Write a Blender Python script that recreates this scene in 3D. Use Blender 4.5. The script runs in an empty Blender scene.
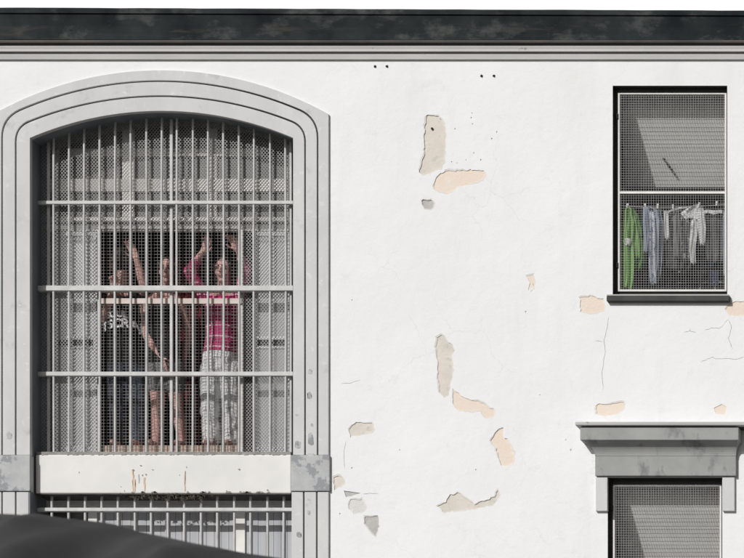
import bpy, bmesh, math, random
from mathutils import Vector, Matrix
from mathutils.geometry import delaunay_2d_cdt
random.seed(7)
sc = bpy.context.scene
COL = sc.collection
U = 115.0                      # facade pixels per metre
D = 25.0 * U                   # camera distance in facade pixels
XC, YC = 1360.0, 1200.0        # foot of the camera axis on the facade
CAM = Vector(((XC - 372) / U, -25.0, 1.6))
SUN = Vector((0.5, 1.0, -0.70)).normalized()      # direction of travel

def W(px, py, d=0.0):
    """Facade measurements at depth d (behind the wall plane) -> metres."""
    k = (D + d) / D
    return Vector(((XC + (px - XC) * k - 372) / U, d / U, 1.6 - (py - YC) * k / U))

# ------------------------------------------------------------------ materials
def _nt(name):
    m = bpy.data.materials.new(name); m.use_nodes = True
    nt = m.node_tree
    return m, nt, nt.nodes['Principled BSDF']

def _noise(nt, scale, detail=6, rough=.6, stretch=None, offset=0):
    tc = nt.nodes.new('ShaderNodeTexCoord'); mp = nt.nodes.new('ShaderNodeMapping')
    if stretch: mp.inputs['Scale'].default_value = stretch
    mp.inputs['Location'].default_value = (offset, offset * .7, offset * 1.3)
    n = nt.nodes.new('ShaderNodeTexNoise')
    n.inputs['Scale'].default_value = scale; n.inputs['Detail'].default_value = detail
    n.inputs['Roughness'].default_value = rough
    nt.links.new(tc.outputs['Object'], mp.inputs[0]); nt.links.new(mp.outputs[0], n.inputs['Vector'])
    return n

def _ramp(nt, src, stops):
    r = nt.nodes.new('ShaderNodeValToRGB')
    e = r.color_ramp.elements
    while len(e) < len(stops): e.new(.5)
    for el, (p, c) in zip(e, stops):
        el.position = p; el.color = (*c, 1) if len(c) == 3 else c
    nt.links.new(src, r.inputs[0])
    return r

def _mix(nt, fac, a, b):
    mx = nt.nodes.new('ShaderNodeMix'); mx.data_type = 'RGBA'
    if hasattr(fac, 'is_linked') or hasattr(fac, 'links'): nt.links.new(fac, mx.inputs[0])
    else: mx.inputs[0].default_value = fac
    for s, i in ((a, 6), (b, 7)):
        if isinstance(s, tuple): mx.inputs[i].default_value = (*s, 1)
        else: nt.links.new(s, mx.inputs[i])
    return mx.outputs[2]

def mat(name, c1, c2=None, scale=3, rough=.8, bump=.15, bscale=60, bdist=.004, stretch=None,
        spots=None, spot_scale=9, spot_lo=.62, spot_hi=.68, spot_stretch=None, metal=0, detail=6, spec=.3,
        spots2=None, s2_scale=3, s2_lo=.6, s2_hi=.7, s2_stretch=None):
    m, nt, b = _nt(name)
    c2 = c2 or tuple(x * .85 for x in c1)
    n = _noise(nt, scale, detail, stretch=stretch, offset=random.random() * 20)
    col = _ramp(nt, n.outputs[0], [(.32, c1), (.68, c2)]).outputs[0]
    for sp, ss, lo, hi, st in ((spots, spot_scale, spot_lo, spot_hi, spot_stretch), (spots2, s2_scale, s2_lo, s2_hi, s2_stretch)):
        if sp:
            n2 = _noise(nt, ss, 8, .65, stretch=st, offset=random.random() * 20)
            f = _ramp(nt, n2.outputs[0], [(lo, (0, 0, 0)), (hi, (1, 1, 1))]).outputs[0]
            col = _mix(nt, f, col, sp)
    nt.links.new(col, b.inputs['Base Color'])
    b.inputs['Roughness'].default_value = rough; b.inputs['Metallic'].default_value = metal
    b.inputs['Specular IOR Level'].default_value = spec
    if bump:
        n3 = _noise(nt, bscale, 5, .6, stretch=spot_stretch if False else None)
        bp = nt.nodes.new('ShaderNodeBump'); bp.inputs['Strength'].default_value = bump
        bp.inputs['Distance'].default_value = bdist
        nt.links.new(n3.outputs[0], bp.inputs['Height']); nt.links.new(bp.outputs[0], b.inputs['Normal'])
    return m

def wall_mat():
    m, nt, b = _nt('white_plaster')
    n1 = _noise(nt, .9, 6, .6); n2 = _noise(nt, 7, 8, .7, offset=3)
    base = _ramp(nt, n1.outputs[0], [(.3, (.815, .825, .835)), (.7, (.775, .785, .79))]).outputs[0]
    f = _ramp(nt, n2.outputs[0], [(.60, (0, 0, 0)), (.74, (1, 1, 1))]).outputs[0]
    base = _mix(nt, f, base, (.74, .74, .735))
    ng = _noise(nt, 1.5, 7, .65, stretch=(2.2, 1, .35), offset=12)
    fg = _ramp(nt, ng.outputs[0], [(.54, (0, 0, 0)), (.82, (.4, .4, .4))]).outputs[0]
    base = _mix(nt, fg, base, (.66, .655, .625))
    # faint hairline crazing in some areas only
    tc = nt.nodes.new('ShaderNodeTexCoord')
    nd = _noise(nt, 2.6, 5, .6, offset=9)
    add = nt.nodes.new('ShaderNodeMixRGB'); add.blend_type = 'ADD'; add.inputs[0].default_value = .35
    nt.links.new(tc.outputs['Object'], add.inputs[1]); nt.links.new(nd.outputs['Color'], add.inputs[2])
    vo = nt.nodes.new('ShaderNodeTexVoronoi'); vo.feature = 'DISTANCE_TO_EDGE'; vo.inputs['Scale'].default_value = 1.7
    nt.links.new(add.outputs[0], vo.inputs['Vector'])
    ck = _ramp(nt, vo.outputs['Distance'], [(.002, (1, 1, 1)), (.008, (0, 0, 0))]).outputs[0]
    nm = _noise(nt, .8, 3, .6, offset=4.4)
    mk = _ramp(nt, nm.outputs[0], [(.52, (0, 0, 0)), (.62, (1, 1, 1))]).outputs[0]
    mul = nt.nodes.new('ShaderNodeMath'); mul.operation = 'MULTIPLY'
    nt.links.new(ck, mul.inputs[0]); nt.links.new(mk, mul.inputs[1])
    m2 = nt.nodes.new('ShaderNodeMath'); m2.operation = 'MULTIPLY'; m2.inputs[1].default_value = .2
    nt.links.new(mul.outputs[0], m2.inputs[0])
    base = _mix(nt, m2.outputs[0], base, (.45, .44, .42))
    nt.links.new(base, b.inputs['Base Color'])
    b.inputs['Roughness'].default_value = .9; b.inputs['Specular IOR Level'].default_value = .15
    n3 = _noise(nt, 1.6, 8, .62, offset=5); n4 = _noise(nt, 45, 4, .6)
    b1 = nt.nodes.new('ShaderNodeBump'); b1.inputs['Strength'].default_value = .35; b1.inputs['Distance'].default_value = .04
    b2 = nt.nodes.new('ShaderNodeBump'); b2.inputs['Strength'].default_value = .22; b2.inputs['Distance'].default_value = .006
    nt.links.new(n3.outputs[0], b1.inputs['Height']); nt.links.new(n4.outputs[0], b2.inputs['Height'])
    nt.links.new(b1.outputs[0], b2.inputs['Normal']); nt.links.new(b2.outputs[0], b.inputs['Normal'])
    return m

def plaid_mat():
    m, nt, b = _nt('plaid_cloth')
    tc = nt.nodes.new('ShaderNodeTexCoord'); sep = nt.nodes.new('ShaderNodeSeparateXYZ')
    nt.links.new(tc.outputs['Object'], sep.inputs[0])
    def stripes(out, pitch, width, ph):
        a = nt.nodes.new('ShaderNodeMath'); a.operation = 'MULTIPLY_ADD'; a.inputs[1].default_value = 1 / pitch; a.inputs[2].default_value = ph
        nt.links.new(out, a.inputs[0])
        fr = nt.nodes.new('ShaderNodeMath'); fr.operation = 'FRACT'; nt.links.new(a.outputs[0], fr.inputs[0])
        lt = nt.nodes.new('ShaderNodeMath'); lt.operation = 'LESS_THAN'; lt.inputs[1].default_value = width; nt.links.new(fr.outputs[0], lt.inputs[0])
        return lt.outputs[0]
    c = _mix(nt, stripes(sep.outputs[2], .19, .45, .2), (.42, .028, .125), (.30, .018, .085))
    c = _mix(nt, stripes(sep.outputs[0], .15, .4, .1), c, (.52, .05, .18))
    c = _mix(nt, stripes(sep.outputs[2], .095, .13, .0), c, (.75, .42, .52))
    c = _mix(nt, stripes(sep.outputs[0], .10, .12, .4), c, (.66, .30, .42))
    nt.links.new(c, b.inputs['Base Color']); b.inputs['Roughness'].default_value = .9
    b.inputs['Specular IOR Level'].default_value = .1
    return m

M = {}
M['wall'] = wall_mat()
M['stone'] = mat('pale_stone', (.62, .62, .615), (.55, .555, .56), 5, .85, .2, 70, spots=(.43, .44, .455), spot_scale=6, spot_lo=.60, spot_hi=.75,
                 spots2=(.68, .68, .67), s2_scale=16, s2_lo=.6, s2_hi=.7, stretch=(1, 1, .45))
M['stone_old'] = mat('weathered_stone', (.50, .51, .515), (.40, .41, .42), 7, .85, .3, 60, spots=(.29, .30, .315), spot_scale=7, spot_lo=.53, spot_hi=.57,
                     spots2=(.5, .5, .49), s2_scale=22, s2_lo=.6, s2_hi=.66)
M['slate'] = mat('slate_paint', (.21, .225, .24), (.14, .15, .165), 4, .7, .2, 50, stretch=(1, 1, .3), spots=(.36, .37, .38), spot_scale=12, spot_lo=.66, spot_hi=.72)
M['sill'] = mat('sill_plaster', (.76, .755, .735), (.69, .69, .675), 4, .85, .25, 50, spots=(.42, .41, .39), spot_scale=14, spot_lo=.68, spot_hi=.74, spot_stretch=(1, 1, .35))
M['gutter'] = mat('tarry_gutter', (.015, .019, .021), (.036, .043, .045), 3, .85, .3, 40, spec=.05, spots=(.11, .115, .11), spot_scale=3.2, spot_lo=.52, spot_hi=.78,
                  spot_stretch=(1, 1, 1.6), spots2=(.060, .056, .048), s2_scale=6, s2_lo=.58, s2_hi=.76, s2_stretch=(.3, 1, 2.5))
M['bead'] = mat('gutter_bead', (.11, .10, .09), (.04, .04, .038), 3, .7, .2, 40, stretch=(.5, 1, 1))
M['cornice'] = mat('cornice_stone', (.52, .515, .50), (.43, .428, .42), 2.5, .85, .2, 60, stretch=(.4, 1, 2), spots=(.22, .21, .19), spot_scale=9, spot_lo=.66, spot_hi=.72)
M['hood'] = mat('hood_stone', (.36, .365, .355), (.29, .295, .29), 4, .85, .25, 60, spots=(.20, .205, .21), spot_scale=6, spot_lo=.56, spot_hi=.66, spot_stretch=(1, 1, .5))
M['iron'] = mat('grey_painted_iron', (.58, .58, .575), (.45, .45, .445), 9, .6, .2, 90, spots=(.20, .14, .10), spot_scale=26, spot_lo=.69, spot_hi=.73, spot_stretch=(1, 1, .5))
M['iron_flat'] = mat('pale_painted_iron', (.62, .62, .61), (.48, .48, .47), 9, .6, .2, 90, spots=(.22, .15, .11), spot_scale=18, spot_lo=.66, spot_hi=.71, spot_stretch=(.5, 1, 1))
M['iron_dark'] = mat('rusty_anchor', (.05, .045, .04), None, 20, .8, .2)
M['mesh'] = mat('mesh_wire', (.43, .425, .41), (.33, .325, .31), 8, .6, 0)
M['wire'] = mat('white_wire', (.44, .44, .43), (.32, .32, .31), 9, .6, 0)
M['thinwire'] = mat('grey_wire', (.25, .245, .235), (.18, .175, .165), 9, .6, 0)
M['frame'] = mat('pale_frame', (.55, .545, .53), (.45, .44, .43), 8, .6, .15, 60, spots=(.28, .2, .14), spot_scale=14, spot_lo=.68, spot_hi=.74)
M['casement'] = mat('casement_paint', (.66, .67, .68), (.56, .57, .58), 3, .6, .1, 40)
M['pane'] = mat('frosted_pane', (.64, .65, .665), (.55, .56, .575), 2.5, .5, .1, 30, stretch=(3, 1, .4))
M['board'] = mat('bluegrey_board', (.50, .51, .53), (.38, .39, .41), 2, .65, .15, 30, stretch=(14, 1, .2))
M['murk'] = mat('grimy_pane', (.09, .088, .08), (.04, .04, .038), 4, .35, .1, 20)
M['transom'] = mat('transom_paint', (.80, .79, .765), (.68, .67, .65), 6, .6, .1, 40)
M['darkframe'] = mat('dark_frame', (.055, .056, .052), (.035, .036, .034), 6, .7, .2, 60)
M['panel'] = mat('vent_panel', (.60, .595, .57), (.50, .495, .475), 3, .7, .15, 40, stretch=(.5, 1, 3))
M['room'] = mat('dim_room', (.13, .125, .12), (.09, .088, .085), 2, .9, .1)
M['ledge'] = mat('terracotta_ledge', (.50, .36, .29), (.52, .43, .38), 5, .85, .2, spots=(.25, .18, .15), spot_scale=18, spot_lo=.62, spot_hi=.7)
M['rail'] = mat('worn_wood_rail', (.66, .58, .54), (.55, .46, .42), 6, .7, .2, stretch=(.4, 1, 4))
M['peach'] = mat('peach_plaster', (.79, .665, .565), (.77, .69, .61), 6, .95, .5, 45, .006, spots=(.78, .73, .68), spot_scale=10, spot_lo=.55, spot_hi=.66, spec=.1)
M['beige'] = mat('beige_plaster', (.62, .59, .53), (.71, .66, .60), 7, .95, .5, 45, .006, spots=(.55, .53, .49), spot_scale=14, spot_lo=.56, spot_hi=.66, spec=.1)
M['cement'] = mat('grey_cement', (.42, .415, .405), (.54, .535, .52), 9, .95, .5, 45, .01, spec=.1)
M['palecement'] = mat('pale_cement', (.70, .695, .685), (.63, .625, .61), 9, .95, .4, 45, .01, spec=.1)
M['undercoat'] = mat('pale_undercoat', (.74, .715, .68), (.66, .64, .61), 8, .95, .4, 45, .006, spec=.1)
M['rust'] = mat('rust_stain', (.60, .40, .27), (.68, .58, .48), 26, .9, 0)
M['crust'] = mat('dark_crust', (.22, .215, .205), (.34, .335, .32), 16, .95, .3)
M['sill_shade'] = mat('painted_shade', (.05, .048, .045), (.10, .097, .09), 9, .95, .3)  # shade tone for the strip below the sill
M['weed'] = mat('dry_weed', (.045, .04, .03), (.09, .075, .055), 16, .95, 0)
M['ground'] = mat('asphalt', (.10, .10, .10), (.075, .075, .075), .6, .9, .2, 60)
M['paving'] = mat('stone_paving', (.26, .255, .245), (.20, .197, .19), 1.2, .9, .2, 40)
M['canvas'] = mat('charcoal_canvas', (.040, .040, .041), (.052, .052, .053), 5, .75, .1, 300, .002)
M['post'] = mat('canopy_post', (.3, .3, .3), None, 5, .4, 0, metal=.6)
M['skin'] = mat('skin', (.62, .38, .34), (.55, .32, .285), 9, .6, .05, 120, .001)
M['hair'] = mat('dark_hair', (.022, .016, .013), (.04, .028, .022), 60, .5, .3, 90, stretch=(1, 1, .2))
M['lip'] = mat('lip', (.33, .11, .10), None, 9, .5, 0)
M['eye'] = mat('eye', (.03, .02, .018), None, 9, .2, 0)
M['plaid'] = plaid_mat()
M['white_trouser'] = mat('pale_print_cloth', (.72, .72, .72), (.64, .64, .65), 6, .9, .3, 25, .008, spots=(.28, .285, .30), spot_scale=11, spot_lo=.57, spot_hi=.62)
M['black_cloth'] = mat('black_cloth', (.016, .016, .017), (.026, .025, .025), 6, .9, .3, 20, .01, spec=.1)
M['jeans'] = mat('denim', (.035, .042, .062), (.075, .088, .115), 9, .9, .3, 25, .008, spec=.1, stretch=(1, 1, .4))
M['grey_cloth'] = mat('grey_cloth', (.20, .20, .205), (.15, .15, .155), 9, .9, .3, 25, .008)
M['print'] = mat('white_print', (.8, .8, .8), None, 9, .9, 0)
M['green'] = mat('green_cloth', (.27, .46, .16), (.17, .34, .09), 8, .9, .3, 25, .008, stretch=(2.5, 1, .4), spec=.1)
M['blue'] = mat('bluegrey_cloth', (.34, .38, .46), (.22, .25, .32), 9, .9, .3, 25, .008, stretch=(2.5, 1, .4), spec=.1)
M['whitecloth'] = mat('white_cloth', (.66, .66, .655), (.48, .48, .48), 10, .9, .3, 25, .008, spots=(.28, .28, .29), spot_scale=24, spot_lo=.6, spot_hi=.64)
M['green_back'] = mat('green_cloth_shaded', (.10, .24, .05), (.07, .17, .035), 8, .9, .3, 25, .008, stretch=(2.5, 1, .4), spec=.1)  # darker copy of the shirt green, fold shade put into the colour
M['print_cloth'] = mat('speckled_cloth', (.55, .58, .64), (.45, .49, .56), 8, .9, .3, 25, .008, spots=(.16, .19, .28), spot_scale=30, spot_lo=.52, spot_hi=.57)
M['print_dark'] = mat('speckled_dark_cloth', (.09, .09, .10), (.06, .06, .065), 8, .9, .3, 25, .008, spots=(.34, .34, .36), spot_scale=26, spot_lo=.55, spot_hi=.60)
M['dark_knit'] = mat('dark_knit', (.07, .07, .075), (.04, .04, .043), 8, .9, .3, 25, .008, stretch=(2.5, 1, .4), spec=.1, spots=(.16, .16, .17), spot_scale=28, spot_lo=.6, spot_hi=.66)
M['grey_dark'] = mat('charcoal_cloth', (.13, .13, .135), (.07, .07, .075), 8, .9, .3, 25, .008, stretch=(2.5, 1, .4), spec=.1)
M['navy'] = mat('navy_cloth', (.03, .04, .09), (.02, .025, .055), 9, .9, .3, 25, .008, spec=.1)
M['vivid'] = mat('blue_cloth', (.05, .062, .12), (.035, .042, .08), 9, .9, .3, 25, .008, spec=.1)
M['darkred'] = mat('dark_red_cloth', (.19, .035, .04), (.10, .02, .024), 8, .9, .3, 25, .008, stretch=(3, 1, .3), spec=.1)
M['peg'] = mat('white_peg', (.78, .78, .76), None, 9, .5, 0)
M['cord'] = mat('cord', (.5, .5, .48), None, 9, .8, 0)

# ------------------------------------------------------------------ mesh helpers
class MB:
    def __init__(s): s.v = []; s.f = []
    def hexa(s, c):
        i = len(s.v); s.v += [tuple(p) for p in c]
        s.f += [(i, i+1, i+2, i+3), (i+7, i+6, i+5, i+4), (i, i+4, i+5, i+1), (i+1, i+5, i+6, i+2), (i+2, i+6, i+7, i+3), (i+3, i+7, i+4, i)]
    def box(s, x0, x1, y0, y1, z0, z1):
        s.hexa([(x0, y0, z0), (x1, y0, z0), (x1, y0, z1), (x0, y0, z1), (x0, y1, z0), (x1, y1, z0), (x1, y1, z1), (x0, y1, z1)])
    def ibox(s, a0, a1, b0, b1, d0, d1):
        p, q = W(a0, b1, d0), W(a1, b0, d0)
        s.box(p.x, q.x, d0 / U, d1 / U, p.z, q.z)
    def bar(s, p, q, r, n=10, r2=None, cap=True):
        p, q = Vector(p), Vector(q); r2 = r if r2 is None else r2
        ax = (q - p).normalized(); u = ax.orthogonal().normalized(); w = ax.cross(u)
        i = len(s.v)
        for c, rr in ((p, r), (q, r2)):
            for k in range(n):
                a = 2 * math.pi * k / n
                s.v.append(tuple(c + (u * math.cos(a) + w * math.sin(a)) * rr))
        for k in range(n):
            k2 = (k + 1) % n; s.f.append((i + k, i + k2, i + n + k2, i + n + k))
        if cap: s.f.append(tuple(range(i + n - 1, i - 1, -1))); s.f.append(tuple(range(i + n, i + 2 * n)))
    def tube(s, pts, r, n=6):
        i = len(s.v); m = len(pts)
        for j, c in enumerate(pts):
            ax = (pts[min(j + 1, m - 1)] - pts[max(j - 1, 0)]).normalized()
            u = ax.cross(Vector((0, 1, 0))).normalized(); w = ax.cross(u)
            for k in range(n):
                a = 2 * math.pi * k / n; s.v.append(tuple(c + (u * math.cos(a) + w * math.sin(a)) * r))
        for j in range(m - 1):
            for k in range(n):
                k2 = (k + 1) % n; a = i + j * n; s.f.append((a + k, a + k2, a + n + k2, a + n + k))
    def seg(s, p, q, w, t):
        p, q = Vector(p), Vector(q); ax = (q - p).normalized(); sd = Vector((-ax.z, 0, ax.x)) * w * .5; t = Vector((0, t, 0))
        s.hexa([p - sd, p + sd, q + sd, q - sd, p - sd + t, p + sd + t, q + sd + t, q - sd + t])
    def ell(s, c, r, R=None, nu=16, nv=10):
        c = Vector(c); i = len(s.v); R = R or Matrix.Identity(3)
        rx, ry, rz = (r, r, r) if not hasattr(r, '__len__') else r
        s.v.append(tuple(c + R @ Vector((0, 0, rz))))
        for j in range(1, nv):
            t = math.pi * j / nv
            for k in range(nu):
                a = 2 * math.pi * k / nu
                s.v.append(tuple(c + R @ Vector((rx * math.sin(t) * math.cos(a), ry * math.sin(t) * math.sin(a), rz * math.cos(t)))))
        s.v.append(tuple(c + R @ Vector((0, 0, -rz)))); e = len(s.v) - 1
        for k in range(nu):
            k2 = (k + 1) % nu
            s.f.append((i, i + 1 + k, i + 1 + k2)); s.f.append((e, e - nu + k2, e - nu + k))
            for j in range(nv - 2):
                a = i + 1 + j * nu; s.f.append((a + k, a + nu + k, a + nu + k2, a + k2))
    def cap(s, p, q, r0, r1=None, n=12):
        r1 = r0 if r1 is None else r1
        s.bar(p, q, r0, n, r1); s.ell(p, r0, None, n, 8); s.ell(q, r1, None, n, 8)
    def loft(s, rings, n=20):
        i0 = len(s.v)
        for c, rx, ry in rings:
            c = Vector(c)
            for k in range(n):
                a = 2 * math.pi * k / n
                s.v.append((c.x + rx * math.cos(a), c.y + ry * math.sin(a), c.z))
        for j in range(len(rings) - 1):
            for k in range(n):
                k2 = (k + 1) % n; a = i0 + j * n
                s.f.append((a + k, a + k2, a + n + k2, a + n + k))
        s.f.append(tuple(range(i0 + n - 1, i0 - 1, -1))); e = i0 + (len(rings) - 1) * n
        s.f.append(tuple(range(e, e + n)))
    def build(s, name, m, parent=None, smooth=False, **kw):
        me = bpy.data.meshes.new(name); me.from_pydata(s.v, [], s.f); me.validate()
        bm = bmesh.new(); bm.from_mesh(me); bmesh.ops.recalc_face_normals(bm, faces=bm.faces); bm.to_mesh(me); bm.free()
        return link(name, me, m, parent, smooth, **kw)

def link(name, me, m, parent=None, smooth=False, **kw):
    o = bpy.data.objects.new(name, me); COL.objects.link(o)
    if m: me.materials.append(m)
    if smooth:
        for p in me.polygons: p.use_smooth = True
    if parent:
        o.parent = parent
        if parent.type == 'EMPTY': o.matrix_parent_inverse = Matrix.Translation(-parent.location)
    tag(o, **kw)
    return o
def tag(o, **kw):
    for k, v in kw.items():
        if v: o[k] = v
    return o
def thing(name, label, category, loc, group=None):
    o = bpy.data.objects.new(name, None); COL.objects.link(o); o.location = loc; o.empty_display_size = .2
    return tag(o, label=label, category=category, group=group)

def bevel(o, w=.004, seg=2, ang=.6):
    b = o.modifiers.new('bevel', 'BEVEL'); b.width = w; b.segments = seg; b.limit_method = 'ANGLE'; b.angle_limit = ang
    return o

def inside(c, P):
    r = False; n = len(P)
    for i in range(n):
        (x1, y1), (x2, y2) = P[i], P[(i + 1) % n]
        if (y1 > c.y) != (y2 > c.y) and c.x < (x2 - x1) * (c.y - y1) / (y2 - y1) + x1: r = not r
    return r
def sheet(outer, holes, d0, name, m, parent, depths=None, **kw):
    """Flat sheet at depth d0 with holes; each hole's rim runs back to its own depth."""
    bm = bmesh.new(); loops = [outer] + holes; pts = []; edges = []
    for lp in loops:
        i = len(pts); pts += [Vector(p) for p in lp]; edges += [(i + k, i + (k + 1) % len(lp)) for k in range(len(lp))]
    vo, eo, fo, _, _, _ = delaunay_2d_cdt(pts, edges, [], 1, 1e-5)
    vs = [bm.verts.new(W(p.x, p.y, d0)) for p in vo]
    bbs = [(min(x for x, y in h), max(x for x, y in h), min(y for x, y in h), max(y for x, y in h)) for h in holes]
    for f in fo:
        c = sum((vo[k] for k in f), Vector((0, 0))) / len(f)
        if any(bb[0] <= c.x <= bb[1] and bb[2] <= c.y <= bb[3] and inside(c, h) for bb, h in zip(bbs, holes)): continue
        bm.faces.new([vs[k] for k in f])
    for v in [v for v in bm.verts if not v.link_faces]: bm.verts.remove(v)
    rims = [([bm.verts.new(W(x, y, d0)) for x, y in lp], None) if depths and depths[i] else (None, None) for i, lp in enumerate(loops)]
    for i, (vs, es) in enumerate(rims):
        dd = (depths[i] if depths else 0)
        if not dd: continue
        b = [bm.verts.new((v.co.x, v.co.y + dd / U, v.co.z)) for v in vs]
        for k in range(len(vs)):
            k2 = (k + 1) % len(vs); bm.faces.new((vs[k], vs[k2], b[k2], b[k]))
    me = bpy.data.meshes.new(name); bm.to_mesh(me); bm.free()
    return link(name, me, m, parent, **kw)

def slab(poly, d0, d1, name, m, parent, **kw):
    """Outline at depth d0, straight back to d1 (closed)."""
    bm = bmesh.new()
    a = [bm.verts.new(W(x, y, d0)) for x, y in poly]; b = [bm.verts.new((v.co.x, d1 / U, v.co.z)) for v in a]
    bm.faces.new(a); bm.faces.new(b[::-1])
    for k in range(len(a)):
        k2 = (k + 1) % len(a); bm.faces.new((a[k], a[k2], b[k2], b[k]))
    bmesh.ops.triangulate(bm, faces=[f for f in bm.faces if len(f.verts) > 4])
    bmesh.ops.recalc_face_normals(bm, faces=bm.faces)
    me = bpy.data.meshes.new(name); bm.to_mesh(me); bm.free()
    return link(name, me, m, parent, **kw)

def simple(P):
    n = len(P)
    def ccw(a, b, c): return (c[1]-a[1]) * (b[0]-a[0]) > (b[1]-a[1]) * (c[0]-a[0])
    for i in range(n):
        a, b = P[i], P[(i+1) % n]
        for j in range(i + 2, n):
            if i == 0 and j == n - 1: continue
            c, d = P[j], P[(j+1) % n]
            if ccw(a, c, d) != ccw(b, c, d) and ccw(a, b, c) != ccw(a, b, d): return False
    return True
def rough(poly, amp=.7, step=2.2, seed=0):
    for k in range(8):
        P = _rough(poly, amp, step, seed + 100 * k)
        if simple(P): return P
        amp *= .75
    return poly
def _rough(poly, amp, step, seed):
    r = random.Random(seed); out = []
    n = len(poly)
    for i in range(n):
        a, b = Vector(poly[i]), Vector(poly[(i + 1) % n]); L = (b - a).length; k = max(1, int(L / step))
        for j in range(k):
            p = a.lerp(b, j / k)
            out.append((p.x + r.uniform(-amp, amp), p.y + r.uniform(-amp, amp)))
    return out

def arch(xl, xr, apex, spring, fillet, bottom, narc=44):
    """Polyline left foot -> over the arch -> right foot."""
    cx, h, s = (xl + xr) / 2, (xr - xl) / 2, spring - apex
    R = (h * h + s * s) / (2 * s); cy = apex + R; a0 = math.asin(h / R)
    da = fillet / R
    arc = [(cx + R * math.sin(t), cy - R * math.cos(t)) for t in [-(a0 - da) + 2 * (a0 - da) * i / (narc - 1) for i in range(narc)]]
    def fil(p, c, q): return [tuple((1-t)**2 * p[k] + 2*t*(1-t) * c[k] + t*t * q[k] for k in (0, 1)) for t in [i / 8 for i in range(9)]]
    L0 = (xl, spring + fillet); R0 = (xr, spring + fillet)
    pts = [(xl, bottom)] + fil(L0, (xl, spring), arc[0])[:-1] + arc + fil(arc[-1], (xr, spring), R0)[1:] + [(xr, bottom)]
    return pts

def strip(A, B, d0, d1, mb):
    """Band between two equal-count polylines at depth d0, thickness to d1."""
    i = len(mb.v); n = len(A)
    for (x, y) in A: mb.v.append(tuple(W(x, y, d0)))
    for (x, y) in B: mb.v.append(tuple(W(x, y, d0)))
    for k in range(2 * n):
        p = mb.v[i + k]; mb.v.append((p[0], d1 / U, p[2]))
    for k in range(n - 1):
        mb.f.append((i + k, i + k + 1, i + n + k + 1, i + n + k))
        mb.f.append((i + k, i + 2*n + k, i + 2*n + k + 1, i + k + 1))
        mb.f.append((i + n + k, i + n + k + 1, i + 3*n + k + 1, i + 3*n + k))
    for k in (0, n - 1):
        mb.f.append((i + k, i + n + k, i + 3*n + k, i + 2*n + k))

# ------------------------------------------------------------------ ground
g = MB(); g.v = [(-900, -900, 0), (900, -900, 0), (900, 900, 0), (-900, 900, 0)]; g.f = [(0, 1, 2, 3)]
tag(g.build('road', M['ground']), kind='structure')
g = MB(); g.box(-60, 60, -4.2, 60, -.4, .13); tag(g.build('pavement', M['paving']), kind='structure')

# ------------------------------------------------------------------ building
B = thing('building', 'white plastered old building with barred windows, weathered dark gutter and flaking walls', 'building', W(372, YC, 0) * 1.0)
B.location.z = .13

inner = arch(30, 293, 111, 138, 0.01, 454)
archA = arch(30, 293, 111, 138, 0.01, 1010)
# openings of the wall skin (a little larger than the frames that line them)
hole_arch = [(x, y) for x, y in arch(28.5, 294.5, 109, 136.5, .01, 800)]
hole_u = [(612.7, 85.7), (727.3, 85.7), (727.3, 295.5), (612.7, 295.5)]
hole_l = [(607.7, 477.7), (722.3, 477.7), (722.3, 720), (607.7, 720)]
PATCH = [
 ('beige', [(426,115),(438,116),(444,123),(446,135),(445,150),(444,162),(441,168),(435,170),(430,173),(423,176),(419,172),(421,163),(424,154),(424,140),(425,128)], 1.6),
 ('peach', [(446,170.5),(455,171),(470,170),(484,171),(486,175),(482,180),(470,184),(458,187),(452,192),(445,193),(436,190),(433,186),(436,178),(440,174)], 1.0),
 ('cement', [(421,200),(427,200),(431,200),(434,203),(433,208),(428,209),(425,209),(423,205)], 1.6),
 ('peach', [(527,276),(533,275),(535,281),(533,287),(528,290),(530,283)], .5),
 ('peach', [(580,298),(590,296),(603,299),(605,305),(604,311),(592,313),(581,312)], .8),
 ('peach', [(730,303),(735,301),(742,302),(752,303),(752,312),(740,315),(730,316),(726,309)], .8),
 ('peach', [(597,404),(608,404),(623,402),(624,408),(618,414),(606,415),(596,414)], 1.0),
 ('peach', [(714,408),(722,404),(727,407),(725,415),(716,414)], .7),
 ('beige', [(437,337),(442,335),(447,341),(453,345),(455,351),(452,355),(452,370),(451,382),(449,395),(445,397),(440,392),(438,378),(438,362),(436,350)], 1.0),
 ('peach', [(453,389),(460,395),(466,399),(478,401),(486,405),(495,411),(494,417),(486,419),(481,411),(470,411),(458,410),(453,405)], .9),
 ('peach', [(499,429),(503,428),(503,436),(508,441),(514,452),(513,464),(502,467),(499,460),(496,448),(491,441),(494,434)], 1.3),
 ('beige', [(437,506),(446,502),(450,495),(458,493),(466,498),(474,504),(484,501),(494,497),(498,490),(499,497),(493,505),(484,507),(470,509),(452,511),(445,513)], 1.3),
 ('beige', [(349,429),(356,422),(372,423),(374,430),(366,434),(350,437)], 1.0),
 ('beige', [(334,477),(338,475),(343,478),(345,484),(341,487),(334,490)], 1.2),
 ('cement', [(344,490.5),(350,491.5),(361,493),(352,496),(346,497)], 1.5),
 ('palecement', [(350,500),(362,499),(366,508),(362,513),(354,514),(349,508)], .8),
 ('cement', [(365,516.5),(378,516),(379,526),(376,536),(370,530),(365,524)], 1.2),
 # above and beside the framed part of the facade
 ('peach', [(800,240),(822,238),(830,250),(818,262),(801,256)], 1.0),
 ('beige', [(-60,330),(-40,322),(-30,345),(-38,380),(-55,372)], 1.0),
 ('cement', [(480,600),(512,596),(520,615),(498,626),(482,618)], 1.2),
]
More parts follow.
